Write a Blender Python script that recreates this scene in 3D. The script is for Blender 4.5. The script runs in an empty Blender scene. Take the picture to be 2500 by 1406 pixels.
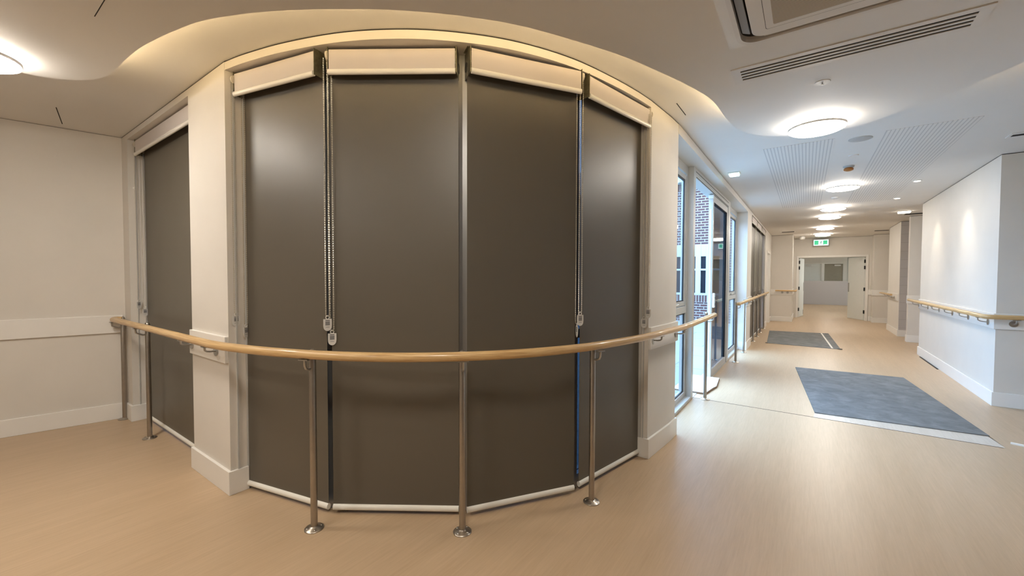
import bpy, math, random
from mathutils import Matrix, Vector
random.seed(4)
C = bpy.context.scene.collection
SC = bpy.context.scene
R = math.radians

# ------------------------------------------------------------------ camera, world, exposure
CAM = Vector((0, 0, 1.382))
cd = bpy.data.cameras.new('camera'); cam = bpy.data.objects.new('camera', cd); C.objects.link(cam)
cd.sensor_fit = 'HORIZONTAL'; cd.sensor_width = 36; cd.lens = 1002.9 / 2500 * 36
cd.clip_start = 0.02; cd.clip_end = 200
cam.matrix_world = (Matrix.Translation(CAM) @ Matrix.Rotation(R(35.586), 4, 'Z')
                    @ Matrix.Rotation(R(90 - 1.605), 4, 'X') @ Matrix.Rotation(R(0.171), 4, 'Z'))
SC.camera = cam
SC.view_settings.view_transform = 'Standard'
SC.view_settings.look = 'None'
SC.view_settings.exposure = 1.88
SC.view_settings.gamma = 1.0
SC.view_settings.use_curve_mapping = False
WORLD_STRENGTH = 3.2
DISC_STRENGTH = 17.5
STRIP_STRENGTH = 8.5
w = bpy.data.worlds.new('world'); SC.world = w; w.use_nodes = True
bg = w.node_tree.nodes['Background']
bg.inputs[0].default_value = (0.42, 0.66, 1.0, 1); bg.inputs[1].default_value = WORLD_STRENGTH
SC.cycles.max_bounces = 10
SC.cycles.diffuse_bounces = 6
SC.cycles.use_denoising = True
SC.cycles.sample_clamp_indirect = 6


# ------------------------------------------------------------------ materials
MATS = {}
def mat(name, col, rough=.6, metal=0.0, spec=.5, bump=0.0, bscale=60, var=0.0, vscale=8, emit=None, estr=0, coat=0.0,
        aniso=0):
    m = bpy.data.materials.new(name); m.use_nodes = True
    nt = m.node_tree; b = nt.nodes['Principled BSDF']
    b.inputs['Base Color'].default_value = (*col, 1)
    b.inputs['Roughness'].default_value = rough
    b.inputs['Metallic'].default_value = metal
    b.inputs['Specular IOR Level'].default_value = spec
    b.inputs['Coat Weight'].default_value = coat
    tc = nt.nodes.new('ShaderNodeTexCoord')
    if var:
        n = nt.nodes.new('ShaderNodeTexNoise'); n.inputs['Scale'].default_value = vscale
        n.inputs['Detail'].default_value = 5
        nt.links.new(tc.outputs['Object'], n.inputs['Vector'])
        r = nt.nodes.new('ShaderNodeValToRGB')
        r.color_ramp.elements[0].position = .3; r.color_ramp.elements[1].position = .7
        r.color_ramp.elements[0].color = (*[c * (1 - var) for c in col], 1)
        r.color_ramp.elements[1].color = (*[min(1, c * (1 + var)) for c in col], 1)
        nt.links.new(n.outputs['Fac'], r.inputs[0]); nt.links.new(r.outputs[0], b.inputs['Base Color'])
    if bump:
        n = nt.nodes.new('ShaderNodeTexNoise'); n.inputs['Scale'].default_value = bscale
        n.inputs['Detail'].default_value = 3
        nt.links.new(tc.outputs['Object'], n.inputs['Vector'])
        bu = nt.nodes.new('ShaderNodeBump'); bu.inputs['Strength'].default_value = bump
        bu.inputs['Distance'].default_value = .002
        nt.links.new(n.outputs['Fac'], bu.inputs['Height']); nt.links.new(bu.outputs[0], b.inputs['Normal'])
    if emit:
        b.inputs['Emission Color'].default_value = (*emit, 1); b.inputs['Emission Strength'].default_value = estr
    MATS[name] = m
    return m

mat('wall_paint', (.69, .66, .61), .55, spec=.35, bump=.12, bscale=220, var=.02, vscale=3)
mat('ceiling_paint', (.78, .765, .74), .7, spec=.25, bump=.05, bscale=150, var=.012, vscale=2)
mat('trim_paint', (.80, .785, .75), .35, spec=.5, var=.01, vscale=6)
mat('shadow_gap', (.03, .028, .025), .9)
mat('aluminium', (.34, .34, .33), .42, metal=.75, bump=.03, bscale=400)
mat('frame_paint', (.50, .50, .48), .4, spec=.5, var=.01)
mat('gasket', (.012, .014, .018), .5)
mat('steel', (.42, .385, .34), .33, metal=1, var=.05, vscale=30)
mat('steel_satin', (.46, .45, .43), .38, metal=1)
mat('blind_white', (.60, .555, .53), .6, spec=.3, bump=.05, bscale=500)
mat('bar_white', (.84, .83, .77), .22, spec=.5)
mat('tube_dark', (.055, .05, .043), .5)
mat('bracket_metal', (.30, .28, .20), .35, metal=.8, var=.2, vscale=60)
mat('bracket_plastic', (.62, .57, .47), .4)
mat('bead', (.56, .53, .46), .3, metal=.6)
mat('tag_plastic', (.72, .71, .68), .35)
mat('tag_print', (.25, .25, .25), .5, var=.3, vscale=400)
mat('tag_bar', (.05, .05, .05), .5)
mat('screw', (.6, .58, .55), .25, metal=1)
mat('diffuser', (.9, .9, .9), .4, emit=(1.0, .92, .815), estr=DISC_STRENGTH)
mat('halo_diffuser', (.9, .9, .9), .4, emit=(1.0, .92, .815), estr=DISC_STRENGTH * 1.0)
mat('lamp_rim', (.42, .40, .38), .4)
mat('led_strip', (.9, .9, .9), .4, emit=(1.0, .74, .40), estr=STRIP_STRENGTH)
mat('downlight_glass', (.9, .9, .9), .3, emit=(1, .86, .68), estr=3)
mat('emergency_lens', (.9, .95, .93), .3, emit=(.55, 1, .88), estr=.6)
mat('amber', (.42, .16, .03), .4)
mat('white_plastic', (.76, .75, .73), .4)
mat('grey_plastic', (.45, .46, .46), .5)
mat('vent_dark', (.012, .01, .009), .8)
mat('ac_plastic', (.74, .72, .69), .4)
mat('flap_grey', (.30, .31, .32), .5)
mat('door_paint', (.72, .74, .72), .45, var=.01)
mat('door_dark', (.30, .27, .21), .5, var=.03)
mat('panel_grey', (.46, .44, .45), .6)
mat('exit_white', (.9, .95, .93), .3, emit=(.55, 1, .92), estr=.30)
mat('exit_green', (.0, .20, .09), .4, emit=(.0, .45, .19), estr=.3)
mat('exit_figure', (.02, .16, .12), .5)
mat('render_white', (.34, .36, .36), .8)
mat('window_dark', (.012, .015, .022), .15, spec=.12)
mat('card_white', (.78, .76, .72), .7)
mat('card_brown', (.22, .14, .09), .8)
mat('roof_grey', (.18, .19, .21), .7)
mat('black_plastic', (.015, .015, .015), .4)

def fabric_mat():
    m = mat('blind_grey', (.105, .092, .070), .42, spec=.75)
    nt = m.node_tree; b = nt.nodes['Principled BSDF']
    tc = nt.nodes.new('ShaderNodeTexCoord')
    mp = nt.nodes.new('ShaderNodeMapping'); mp.inputs['Scale'].default_value = (900, 900, 900)
    nt.links.new(tc.outputs['Object'], mp.inputs[0])
    n = nt.nodes.new('ShaderNodeTexNoise'); n.inputs['Scale'].default_value = 1; n.inputs['Detail'].default_value = 2
    nt.links.new(mp.outputs[0], n.inputs['Vector'])
    bu = nt.nodes.new('ShaderNodeBump'); bu.inputs['Strength'].default_value = .08; bu.inputs['Distance'].default_value = .001
    nt.links.new(n.outputs['Fac'], bu.inputs['Height']); nt.links.new(bu.outputs[0], b.inputs['Normal'])
    n2 = nt.nodes.new('ShaderNodeTexNoise'); n2.inputs['Scale'].default_value = 1.6; n2.inputs['Detail'].default_value = 2
    nt.links.new(tc.outputs['Object'], n2.inputs['Vector'])
    r = nt.nodes.new('ShaderNodeMapRange'); r.inputs[3].default_value = .36; r.inputs[4].default_value = .48
    nt.links.new(n2.outputs['Fac'], r.inputs[0]); nt.links.new(r.outputs[0], b.inputs['Roughness'])
fabric_mat()

def floor_mat():
    m = mat('floor_vinyl', (.6, .5, .4), .38, spec=.45)
    nt = m.node_tree; b = nt.nodes['Principled BSDF']; L = nt.links.new
    tc = nt.nodes.new('ShaderNodeTexCoord')
    mp = nt.nodes.new('ShaderNodeMapping'); mp.inputs['Scale'].default_value = (75, 4.5, 1)
    L(tc.outputs['Object'], mp.inputs[0])
    n = nt.nodes.new('ShaderNodeTexNoise'); n.inputs['Scale'].default_value = 1; n.inputs['Detail'].default_value = 6
    n.inputs['Roughness'].default_value = .62; n.inputs['Distortion'].default_value = .5
    L(mp.outputs[0], n.inputs['Vector'])
    mp2 = nt.nodes.new('ShaderNodeMapping'); mp2.inputs['Scale'].default_value = (9, .55, 1)
    L(tc.outputs['Object'], mp2.inputs[0])
    n2 = nt.nodes.new('ShaderNodeTexNoise'); n2.inputs['Scale'].default_value = 1; n2.inputs['Detail'].default_value = 4
    n2.inputs['Distortion'].default_value = .8
    L(mp2.outputs[0], n2.inputs['Vector'])
    mx = nt.nodes.new('ShaderNodeMath'); mx.operation = 'ADD'
    a = nt.nodes.new('ShaderNodeMath'); a.operation = 'MULTIPLY'; a.inputs[1].default_value = .6
    L(n.outputs['Fac'], a.inputs[0])
    c = nt.nodes.new('ShaderNodeMath'); c.operation = 'MULTIPLY'; c.inputs[1].default_value = .4
    L(n2.outputs['Fac'], c.inputs[0]); L(a.outputs[0], mx.inputs[0]); L(c.outputs[0], mx.inputs[1])
    r = nt.nodes.new('ShaderNodeValToRGB'); e = r.color_ramp.elements
    e[0].position = .27; e[0].color = (.44, .32, .20, 1)
    e[1].position = .73; e[1].color = (.56, .415, .275, 1)
    k = r.color_ramp.elements.new(.5); k.color = (.50, .368, .238, 1)
    L(mx.outputs[0], r.inputs[0]); L(r.outputs[0], b.inputs['Base Color'])
    bu = nt.nodes.new('ShaderNodeBump'); bu.inputs['Strength'].default_value = .06; bu.inputs['Distance'].default_value = .001
    L(n.outputs['Fac'], bu.inputs['Height']); L(bu.outputs[0], b.inputs['Normal'])
    m2 = m.copy(); m2.name = 'floor_vinyl_pale'
    for nd in m2.node_tree.nodes:
        if nd.type == 'VALTORGB':
            cs = [(.50, .44, .37), (.60, .54, .46), (.66, .60, .52)]
            for el, cc in zip(nd.color_ramp.elements, cs): el.color = (*cc, 1)
    MATS['floor_vinyl_pale'] = m2
floor_mat()

def mat_mat():
    m = mat('mat_grey', (.17, .18, .185), .85, spec=.2)
    nt = m.node_tree; b = nt.nodes['Principled BSDF']; L = nt.links.new
    tc = nt.nodes.new('ShaderNodeTexCoord')
    n = nt.nodes.new('ShaderNodeTexNoise'); n.inputs['Scale'].default_value = 5; n.inputs['Detail'].default_value = 8
    n.inputs['Roughness'].default_value = .68; n.inputs['Distortion'].default_value = .6
    L(tc.outputs['Object'], n.inputs['Vector'])
    r = nt.nodes.new('ShaderNodeValToRGB'); e = r.color_ramp.elements
    e[0].position = .28; e[0].color = (.125, .13, .13, 1)
    e[1].position = .72; e[1].color = (.245, .25, .25, 1)
    L(n.outputs['Fac'], r.inputs[0])
    n3 = nt.nodes.new('ShaderNodeTexNoise'); n3.inputs['Scale'].default_value = 9; n3.inputs['Detail'].default_value = 2
    L(tc.outputs['Object'], n3.inputs['Vector'])
    r3 = nt.nodes.new('ShaderNodeValToRGB'); e = r3.color_ramp.elements
    e[0].position = .73; e[0].color = (0, 0, 0, 1); e[1].position = .76; e[1].color = (1, 1, 1, 1)
    L(n3.outputs['Fac'], r3.inputs[0])
    mi = nt.nodes.new('ShaderNodeMix'); mi.data_type = 'RGBA'
    mi.inputs['B'].default_value = (.45, .45, .44, 1)
    L(r3.outputs[0], mi.inputs['Factor']); L(r.outputs[0], mi.inputs['A']); L(mi.outputs['Result'], b.inputs['Base Color'])
mat_mat()

def wood_mat():
    m = mat('rail_wood', (.62, .42, .22), .38, spec=.5, coat=.25)
    nt = m.node_tree; b = nt.nodes['Principled BSDF']; L = nt.links.new
    uv = nt.nodes.new('ShaderNodeTexCoord')
    mp = nt.nodes.new('ShaderNodeMapping'); mp.inputs['Scale'].default_value = (5, 22, 1)
    L(uv.outputs['UV'], mp.inputs[0])
    n = nt.nodes.new('ShaderNodeTexNoise'); n.inputs['Scale'].default_value = 1; n.inputs['Detail'].default_value = 5
    n.inputs['Distortion'].default_value = .6
    L(mp.outputs[0], n.inputs['Vector'])
    r = nt.nodes.new('ShaderNodeValToRGB'); e = r.color_ramp.elements
    e[0].position = .32; e[0].color = (.48, .29, .115, 1); e[1].position = .62; e[1].color = (.66, .46, .225, 1)
    L(n.outputs['Fac'], r.inputs[0]); L(r.outputs[0], b.inputs['Base Color'])
wood_mat()

def brick_mat(name, c1, c2, mort, bw, rh, ms, axis='XZ'):
    m = mat(name, c1, .85)
    nt = m.node_tree; b = nt.nodes['Principled BSDF']; L = nt.links.new
    tc = nt.nodes.new('ShaderNodeTexCoord'); sp = nt.nodes.new('ShaderNodeSeparateXYZ'); cb = nt.nodes.new('ShaderNodeCombineXYZ')
    L(tc.outputs['Object'], sp.inputs[0])
    L(sp.outputs[axis[0]], cb.inputs[0]); L(sp.outputs[axis[1]], cb.inputs[1])
    br = nt.nodes.new('ShaderNodeTexBrick')
    br.inputs['Scale'].default_value = 1; br.inputs['Brick Width'].default_value = bw; br.inputs['Row Height'].default_value = rh
    br.inputs['Mortar Size'].default_value = ms; br.inputs['Mortar Smooth'].default_value = .1
    br.inputs['Color1'].default_value = (*c1, 1); br.inputs['Color2'].default_value = (*c2, 1); br.inputs['Mortar'].default_value = (*mort, 1)
    L(cb.outputs[0], br.inputs['Vector']); L(br.outputs['Color'], b.inputs['Base Color'])
    return m
brick_mat('brick', (.085, .036, .031), (.055, .032, .034), (.27, .26, .255), .235, .086, .012)
brick_mat('brick_soldier', (.085, .036, .031), (.06, .034, .034), (.27, .26, .255), .086, .5, .012)
brick_mat('block_patch', (.52, .49, .475), (.49, .465, .45), (.38, .35, .34), .39, .2, .004)
brick_mat('paver', (.27, .31, .315), (.25, .29, .30), (.15, .16, .165), 1.2, 1.2, .012, 'XY')

def stripes(name, base, dark, axis, period, duty, rough=.6, dash=None):
    m = mat(name, base, rough)
    nt = m.node_tree; b = nt.nodes['Principled BSDF']; L = nt.links.new
    tc = nt.nodes.new('ShaderNodeTexCoord'); sp = nt.nodes.new('ShaderNodeSeparateXYZ'); L(tc.outputs['Object'], sp.inputs[0])
    def saw(ax, per, du):
        d = nt.nodes.new('ShaderNodeMath'); d.operation = 'DIVIDE'; d.inputs[1].default_value = per; L(sp.outputs[ax], d.inputs[0])
        f = nt.nodes.new('ShaderNodeMath'); f.operation = 'FLOORED_MODULO'; f.inputs[1].default_value = 1; L(d.outputs[0], f.inputs[0])
        g = nt.nodes.new('ShaderNodeMath'); g.operation = 'LESS_THAN'; g.inputs[1].default_value = du; L(f.outputs[0], g.inputs[0])
        return g
    g = saw(axis, period, duty)
    out = g.outputs[0]
    if dash:
        h = saw(dash[0], dash[1], dash[2]); mm = nt.nodes.new('ShaderNodeMath'); mm.operation = 'MULTIPLY'
        L(out, mm.inputs[0]); L(h.outputs[0], mm.inputs[1]); out = mm.outputs[0]
    mi = nt.nodes.new('ShaderNodeMix'); mi.data_type = 'RGBA'
    mi.inputs['A'].default_value = (*base, 1); mi.inputs['B'].default_value = (*dark, 1)
    L(out, mi.inputs['Factor']); L(mi.outputs['Result'], b.inputs['Base Color'])
stripes('slotted_board', (.78, .765, .74), (.58, .57, .56), 'X', .0295, .32, .7)
stripes('grille', (.58, .50, .38), (.22, .18, .12), 'Y', .0105, .38)

def glass_mat():
    m = bpy.data.materials.new('glass'); m.use_nodes = True; nt = m.node_tree
    for n in list(nt.nodes): nt.nodes.remove(n)
    o = nt.nodes.new('ShaderNodeOutputMaterial'); t = nt.nodes.new('ShaderNodeBsdfTransparent'); g = nt.nodes.new('ShaderNodeBsdfGlossy')
    t.inputs[0].default_value = (.93, .96, .97, 1); g.inputs['Roughness'].default_value = .02
    f = nt.nodes.new('ShaderNodeFresnel'); f.inputs[0].default_value = 1.5
    x = nt.nodes.new('ShaderNodeMixShader')
    ge = nt.nodes.new('ShaderNodeNewGeometry'); iv = nt.nodes.new('ShaderNodeMath'); iv.operation = 'SUBTRACT'; iv.inputs[0].default_value = 1
    mu = nt.nodes.new('ShaderNodeMath'); mu.operation = 'MULTIPLY'
    nt.links.new(ge.outputs['Backfacing'], iv.inputs[1]); nt.links.new(f.outputs[0], mu.inputs[0]); nt.links.new(iv.outputs[0], mu.inputs[1])
    nt.links.new(mu.outputs[0], x.inputs[0]); nt.links.new(t.outputs[0], x.inputs[1]); nt.links.new(g.outputs[0], x.inputs[2])
    nt.links.new(x.outputs[0], o.inputs[0])
    MATS['glass'] = m
    m2 = m.copy(); m2.name = 'glass_tinted'
    m2.node_tree.nodes['Transparent BSDF'].inputs[0].default_value = (.25, .29, .33, 1)
    MATS['glass_tinted'] = m2
    m3 = m.copy(); m3.name = 'glass_dimmed'  # dark tint added to hold back daylight leaking past the blinds
    m3.node_tree.nodes['Transparent BSDF'].inputs[0].default_value = (.17, .20, .24, 1)
    MATS['glass_dimmed'] = m3
    m4 = m.copy(); m4.name = 'glass_warm_tint'  # warm tint added to offset blue daylight in the end room
    m4.node_tree.nodes['Transparent BSDF'].inputs[0].default_value = (.85, .72, .58, 1)
    MATS['glass_warm_tint'] = m4
glass_mat()


# ------------------------------------------------------------------ mesh builder
ORG = {}
class MB:
    def __init__(s): s.v = []; s.f = []; s.uv = {}
    def add(s, vs, fs):
        o = len(s.v); s.v += [tuple(v) for v in vs]; s.f += [tuple(i + o for i in f) for f in fs]; return s
    def box(s, x0, x1, y0, y1, z0, z1):
        x0, x1 = sorted((x0, x1)); y0, y1 = sorted((y0, y1)); z0, z1 = sorted((z0, z1))
        return s.add([(x0, y0, z0), (x1, y0, z0), (x1, y1, z0), (x0, y1, z0), (x0, y0, z1), (x1, y0, z1), (x1, y1, z1), (x0, y1, z1)],
                     [(0, 3, 2, 1), (4, 5, 6, 7), (0, 1, 5, 4), (1, 2, 6, 5), (2, 3, 7, 6), (3, 0, 4, 7)])
    def obox(s, p, t, n, l0, l1, d0, d1, z0, z1):
        """box along direction t (plan), depth along n, from plan point p"""
        def q(a, b, z): return (p[0] + t[0] * a + n[0] * b, p[1] + t[1] * a + n[1] * b, z)
        vs = [q(l0, d0, z0), q(l1, d0, z0), q(l1, d1, z0), q(l0, d1, z0), q(l0, d0, z1), q(l1, d0, z1), q(l1, d1, z1), q(l0, d1, z1)]
        return s.add(vs, [(0, 3, 2, 1), (4, 5, 6, 7), (0, 1, 5, 4), (1, 2, 6, 5), (2, 3, 7, 6), (3, 0, 4, 7)])
    def prism(s, poly, z0, z1):
        n = len(poly)
        vs = [(x, y, z0) for x, y in poly] + [(x, y, z1) for x, y in poly]
        return s.add(vs, [tuple(range(n))[::-1], tuple(range(n, 2 * n))] + [(i, (i + 1) % n, n + (i + 1) % n, n + i) for i in range(n)])
    def strip(s, a, b, z0, z1):
        """solid between two parallel plan polylines"""
        n = len(a)
        vs = [(x, y, z0) for x, y in a] + [(x, y, z0) for x, y in b] + [(x, y, z1) for x, y in a] + [(x, y, z1) for x, y in b]
        fs = []
        for i in range(n - 1):
            A, A1, B, B1 = i, i + 1, n + i, n + i + 1
            fs += [(A, A1, B1, B), (2 * n + A, 2 * n + B, 2 * n + B1, 2 * n + A1), (A, 2 * n + A, 2 * n + A1, A1), (B, B1, 2 * n + B1, 2 * n + B)]
        fs += [(0, n, 3 * n, 2 * n), (n - 1, 3 * n - 1, 4 * n - 1, 2 * n - 1)]
        return s.add(vs, fs)
    def tube(s, path, r, n=12, cap=True, uv=False, flat=1.0):
        path = [Vector(p) for p in path]; m = len(path); rr = r if isinstance(r, (list, tuple)) else [r] * m
        base = len(s.v); L = 0; vs = []; uvs = []
        up0 = Vector((0, 0, 1))
        for i, p in enumerate(path):
            t = (path[min(i + 1, m - 1)] - path[max(i - 1, 0)]).normalized()
            if i: L += (p - path[i - 1]).length
            u = up0 if abs(t.z) < .9 else Vector((0, 1, 0))
            if i == 0: side = t.cross(u).normalized()
            else: side = (side - t * side.dot(t)).normalized()
            up = side.cross(t)
            for k in range(n):
                a = 2 * math.pi * k / n
                vs.append(p + (side * math.cos(a) * rr[i] + up * math.sin(a) * rr[i] * flat)); uvs.append((L, k / n))
        fs = [(i * n + k, i * n + (k + 1) % n, (i + 1) * n + (k + 1) % n, (i + 1) * n + k) for i in range(m - 1) for k in range(n)]
        if cap: fs += [tuple(range(n))[::-1], tuple(range((m - 1) * n, m * n))]
        s.add(vs, fs)
        if uv:
            for i, u in enumerate(uvs): s.uv[base + i] = u
        return s
    def cyl(s, p0, p1, r, n=20): return s.tube([p0, p1], r, n)
    def lathe(s, c, prof, n=32, axis='z'):
        """prof = (radius, height) list around a vertical axis at c"""
        vs = []; fs = []
        for r, h in prof:
            for k in range(n):
                a = 2 * math.pi * k / n
                x, y = r * math.cos(a), r * math.sin(a)
                vs.append((c[0] + x, c[1] + y, c[2] + h) if axis == 'z' else
                          (c[0] + h, c[1] + x, c[2] + y) if axis == 'x' else (c[0] + x, c[1] + h, c[2] + y))
        m = len(prof)
        for i in range(m - 1):
            for k in range(n):
                fs.append((i * n + k, i * n + (k + 1) % n, (i + 1) * n + (k + 1) % n, (i + 1) * n + k))
        fs += [tuple(range(n))[::-1], tuple(range((m - 1) * n, m * n))]
        return s.add(vs, fs)
    def xform(s, M):
        s.v = [tuple(M @ Vector(v)) for v in s.v]; return s
    def build(s, name, m, parent=None, smooth=False, bevel=0, origin=None):
        me = bpy.data.meshes.new(name)
        xs, ys, zs = zip(*s.v)
        o = Vector(origin) if origin else Vector(((min(xs) + max(xs)) / 2, (min(ys) + max(ys)) / 2, min(zs)))
        me.from_pydata([Vector(v) - o for v in s.v], [], s.f)
        me.validate(); me.update()
        import bmesh
        b = bmesh.new(); b.from_mesh(me); bmesh.ops.recalc_face_normals(b, faces=b.faces); b.to_mesh(me); b.free()
        if s.uv:
            ul = me.uv_layers.new(name='UVMap')
            for p in me.polygons:
                vs = [me.loops[li].vertex_index for li in p.loop_indices]
                us = [s.uv.get(v, (0, 0)) for v in vs]
                wrap = max(u[1] for u in us) - min(u[1] for u in us) > .5
                for li, u in zip(p.loop_indices, us):
                    ul.data[li].uv = (u[0], u[1] + (1 if wrap and u[1] < .5 else 0))
        me.materials.append(MATS[m])
        if smooth:
            me.polygons.foreach_set('use_smooth', [True] * len(me.polygons)); me.set_sharp_from_angle(angle=R(38))
        ob = bpy.data.objects.new(name, me); C.objects.link(ob)
        if parent is not None:
            ob.parent = parent; ob.location = o - ORG[parent.name]
        else: ob.location = o
        ORG[ob.name] = o
        if bevel:
            md = ob.modifiers.new('bevel', 'BEVEL'); md.width = bevel; md.segments = 2; md.limit_method = 'ANGLE'; md.angle_limit = R(40)
        return ob

def thing(name, label, cat, loc, group=None):
    o = bpy.data.objects.new(name, None); C.objects.link(o); o.location = loc; o.empty_display_size = .1
    ORG[o.name] = Vector(loc); o['label'] = label; o['category'] = cat
    if group: o['group'] = group
    return o
def tag(o, label, cat, group=None):
    o['label'] = label; o['category'] = cat
    if group: o['group'] = group
    return o
def st(o, label=None):
    o['kind'] = 'structure'
    if label: o['label'] = label
    return o
def sempty(name, loc, label=None):
    o = bpy.data.objects.new(name, None); C.objects.link(o); o.location = loc; ORG[o.name] = Vector(loc)
    return st(o, label)

def catmull(pts, k=8):
    out = []
    P = [pts[0]] + list(pts) + [pts[-1]]
    for i in range(1, len(P) - 2):
        p0, p1, p2, p3 = P[i - 1], P[i], P[i + 1], P[i + 2]
        for j in range(k):
            t = j / k
            out.append(tuple(.5 * ((2 * p1[d]) + (-p0[d] + p2[d]) * t + (2 * p0[d] - 5 * p1[d] + 4 * p2[d] - p3[d]) * t * t +
                                   (-p0[d] + 3 * p1[d] - 3 * p2[d] + p3[d]) * t ** 3) for d in range(len(p1))))
    out.append(tuple(pts[-1])); return out
def offset(path, d):
    """shift a plan polyline towards the room by d (room is on the right-hand side of travel)"""
    out = []
    for i, p in enumerate(path):
        a = path[max(i - 1, 0)]; b = path[min(i + 1, len(path) - 1)]
        tx, ty = b[0] - a[0], b[1] - a[1]; l = math.hypot(tx, ty)
        out.append((p[0] + ty / l * d, p[1] - tx / l * d))
    return out

# ------------------------------------------------------------------ setting
XW, YW, ZC = -.91, 1.05, 2.70
ZP = 2.60                      # underside of the floating ceiling island
HEAD = 2.645                   # head of the openings
BAY = catmull([(-2.93, 1.052), (-2.72, 1.087), (-2.401, 1.168), (-2.05, 1.300), (-1.75, 1.480), (-1.521, 1.686),
               (-1.330, 1.930), (-1.165, 2.262), (-1.054, 2.64), (-.992, 2.93), (-.962, 3.12)], 6)
COL2 = [(-.962, 3.12), (-.94, 3.35), (-.922, 3.55), (-.914, 3.73)]
T = .26                        # courtyard wall thickness
LW = lambda y: -5.597 + .227 * y
inner = [(LW(YW), YW), (-2.93, YW)] + BAY[1:] + COL2[1:] + [(XW, 15.4)]
outer = offset(inner, -T)
outer[0] = (LW(YW) - .0, YW + T)
END_Y = 17.2
slab = [(LW(-4.6) - .15, -4.6), (LW(YW) - .15, YW + T)] + outer[1:] + [(XW - T, 17.0), (-3, 17.0), (-3, 30.0), (5.2, 30.0), (5.2, -4.6)]
st(MB().prism(slab, -.1, 0).build('floor', 'floor_vinyl', origin=(0, 0, 0)))
st(MB().prism(slab, ZC, ZC + .15).build('ceiling', 'ceiling_paint', origin=(0, 0, ZC)))
st(MB().box(-40, 30, -30, 60, -.4, -.12).build('ground', 'paver', origin=(0, 0, -.12)))

# walls of the courtyard side
def wall(name, a, b, z0, z1, m='wall_paint'): return st(MB().strip(a, b, z0, z1).build(name, m, origin=(0, 0, 0)))
ZT = ZC - .008                 # wall tops stop short of the ceiling: shadow line
lx0, lx1 = -5.16, -3.56        # left window opening
st(MB().box(LW(YW) - .05, lx0, YW, YW + T, 0, ZT).build('wall_left_pier', 'wall_paint', origin=(0, 0, 0)))
st(MB().box(lx1, -2.93, YW, YW + T, 0, ZT).build('wall_left_column', 'wall_paint', origin=(0, 0, 0)))
st(MB().box(lx0, lx1, YW, YW + T, HEAD, ZT).build('wall_left_header', 'wall_paint', origin=(0, 0, 0)))
wall('wall_bay_header', BAY, offset(BAY, -T), HEAD, ZT)
c2o = offset(COL2, -T); c2o[0] = (-.962 - T, 3.12); c2o[-1] = (XW - T, 3.73)
wall('wall_right_column', COL2, c2o, 0, ZT)
def cbox(y0, y1, z0, z1, name): return st(MB().box(XW - T, XW, y0, y1, z0, z1).build(name, 'wall_paint', origin=(0, 0, 0)))
cbox(3.73, 8.88, 2.61, ZT, 'wall_door_header')
cbox(8.88, 9.60, 0, ZT, 'wall_corridor_pier')
cbox(9.60, 13.03, HEAD, ZT, 'wall_corridor_header')
cbox(13.03, 13.64, 0, ZT, 'wall_corridor_far')
cbox(14.78, 15.4, 0, ZT, 'wall_corridor_corner')
cbox(13.64, 14.78, 2.14, ZT, 'wall_side_door_header')
# shadow line closing strip, recessed
st(MB().strip(offset(inner, -.003), offset(inner, -.10), ZT, ZC).build('trim_1', 'shadow_gap', origin=(0, 0, 0)))
# left wall, wall behind camera, right block
def lwp(y, d=0): return (LW(y) + d, y)
st(MB().prism([lwp(-4.5), lwp(YW + .02), lwp(YW + .02, -.15), lwp(-4.5, -.15)], 0, ZC - .004).build('wall_left', 'wall_paint', origin=(0, 0, 0)))
st(MB().box(-6.7, 5.2, -4.6, -4.5, 0, ZC).build('wall_back', 'wall_paint', origin=(0, 0, 0)))
st(MB().box(4.8, 5.0, -4.6, 6.62, 0, ZC).build('wall_right', 'wall_paint', origin=(0, 0, 0)))
def block(name, x0, x1, y0, y1, z1=ZT, m='wall_paint', z0=0): return st(MB().box(x0, x1, y0, y1, z0, z1).build(name, m, origin=(0, 0, 0)))
block('wall_corridor_right', 1.67, 5.0, 6.62, 10.25)
block('wall_corridor_right_mid', 1.79, 5.0, 12.1, 12.24)
block('wall_corridor_right_far', 1.785, 3.2, 13.15, 14.75)
block('wall_corridor_right_end', 1.68, 3.2, 16.7, END_Y)
block('wall_niche', 3.0, 3.2, 10.25, 16.7)
st(MB().box(1.79, 1.97, 13.142, 13.15, .15, ZT).build('trim_2', 'block_patch', origin=(0, 0, 0)))
block('wall_end_left', XW - T, -.35, 15.4, END_Y)
# end wall with door opening
DX0, DX1, DZ = -.215, 1.545, 2.05
block('wall_end', -.35, DX0 - .06, END_Y, END_Y + .14)
block('wall_end_right', DX1 + .06, 1.68, END_Y, END_Y + .14)
block('wall_end_header', DX0 - .06, DX1 + .06, END_Y, END_Y + .14, z0=DZ + .05)
for k, (x0, x1, y0, y1) in enumerate([(1.67, 4.8, 6.64, 10.2), (1.79, 3, 12.12, 12.22), (1.785, 3, 13.17, 14.7), (1.68, 3, 16.72, 17.1), (-1.1, -.35, 15.42, 17.1)]):
    st(MB().box(x0 + .003, x1, y0 - .017, y1, ZT, ZC).build('trim_%d' % (10 + k), 'shadow_gap', origin=(0, 0, 0)))

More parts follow.
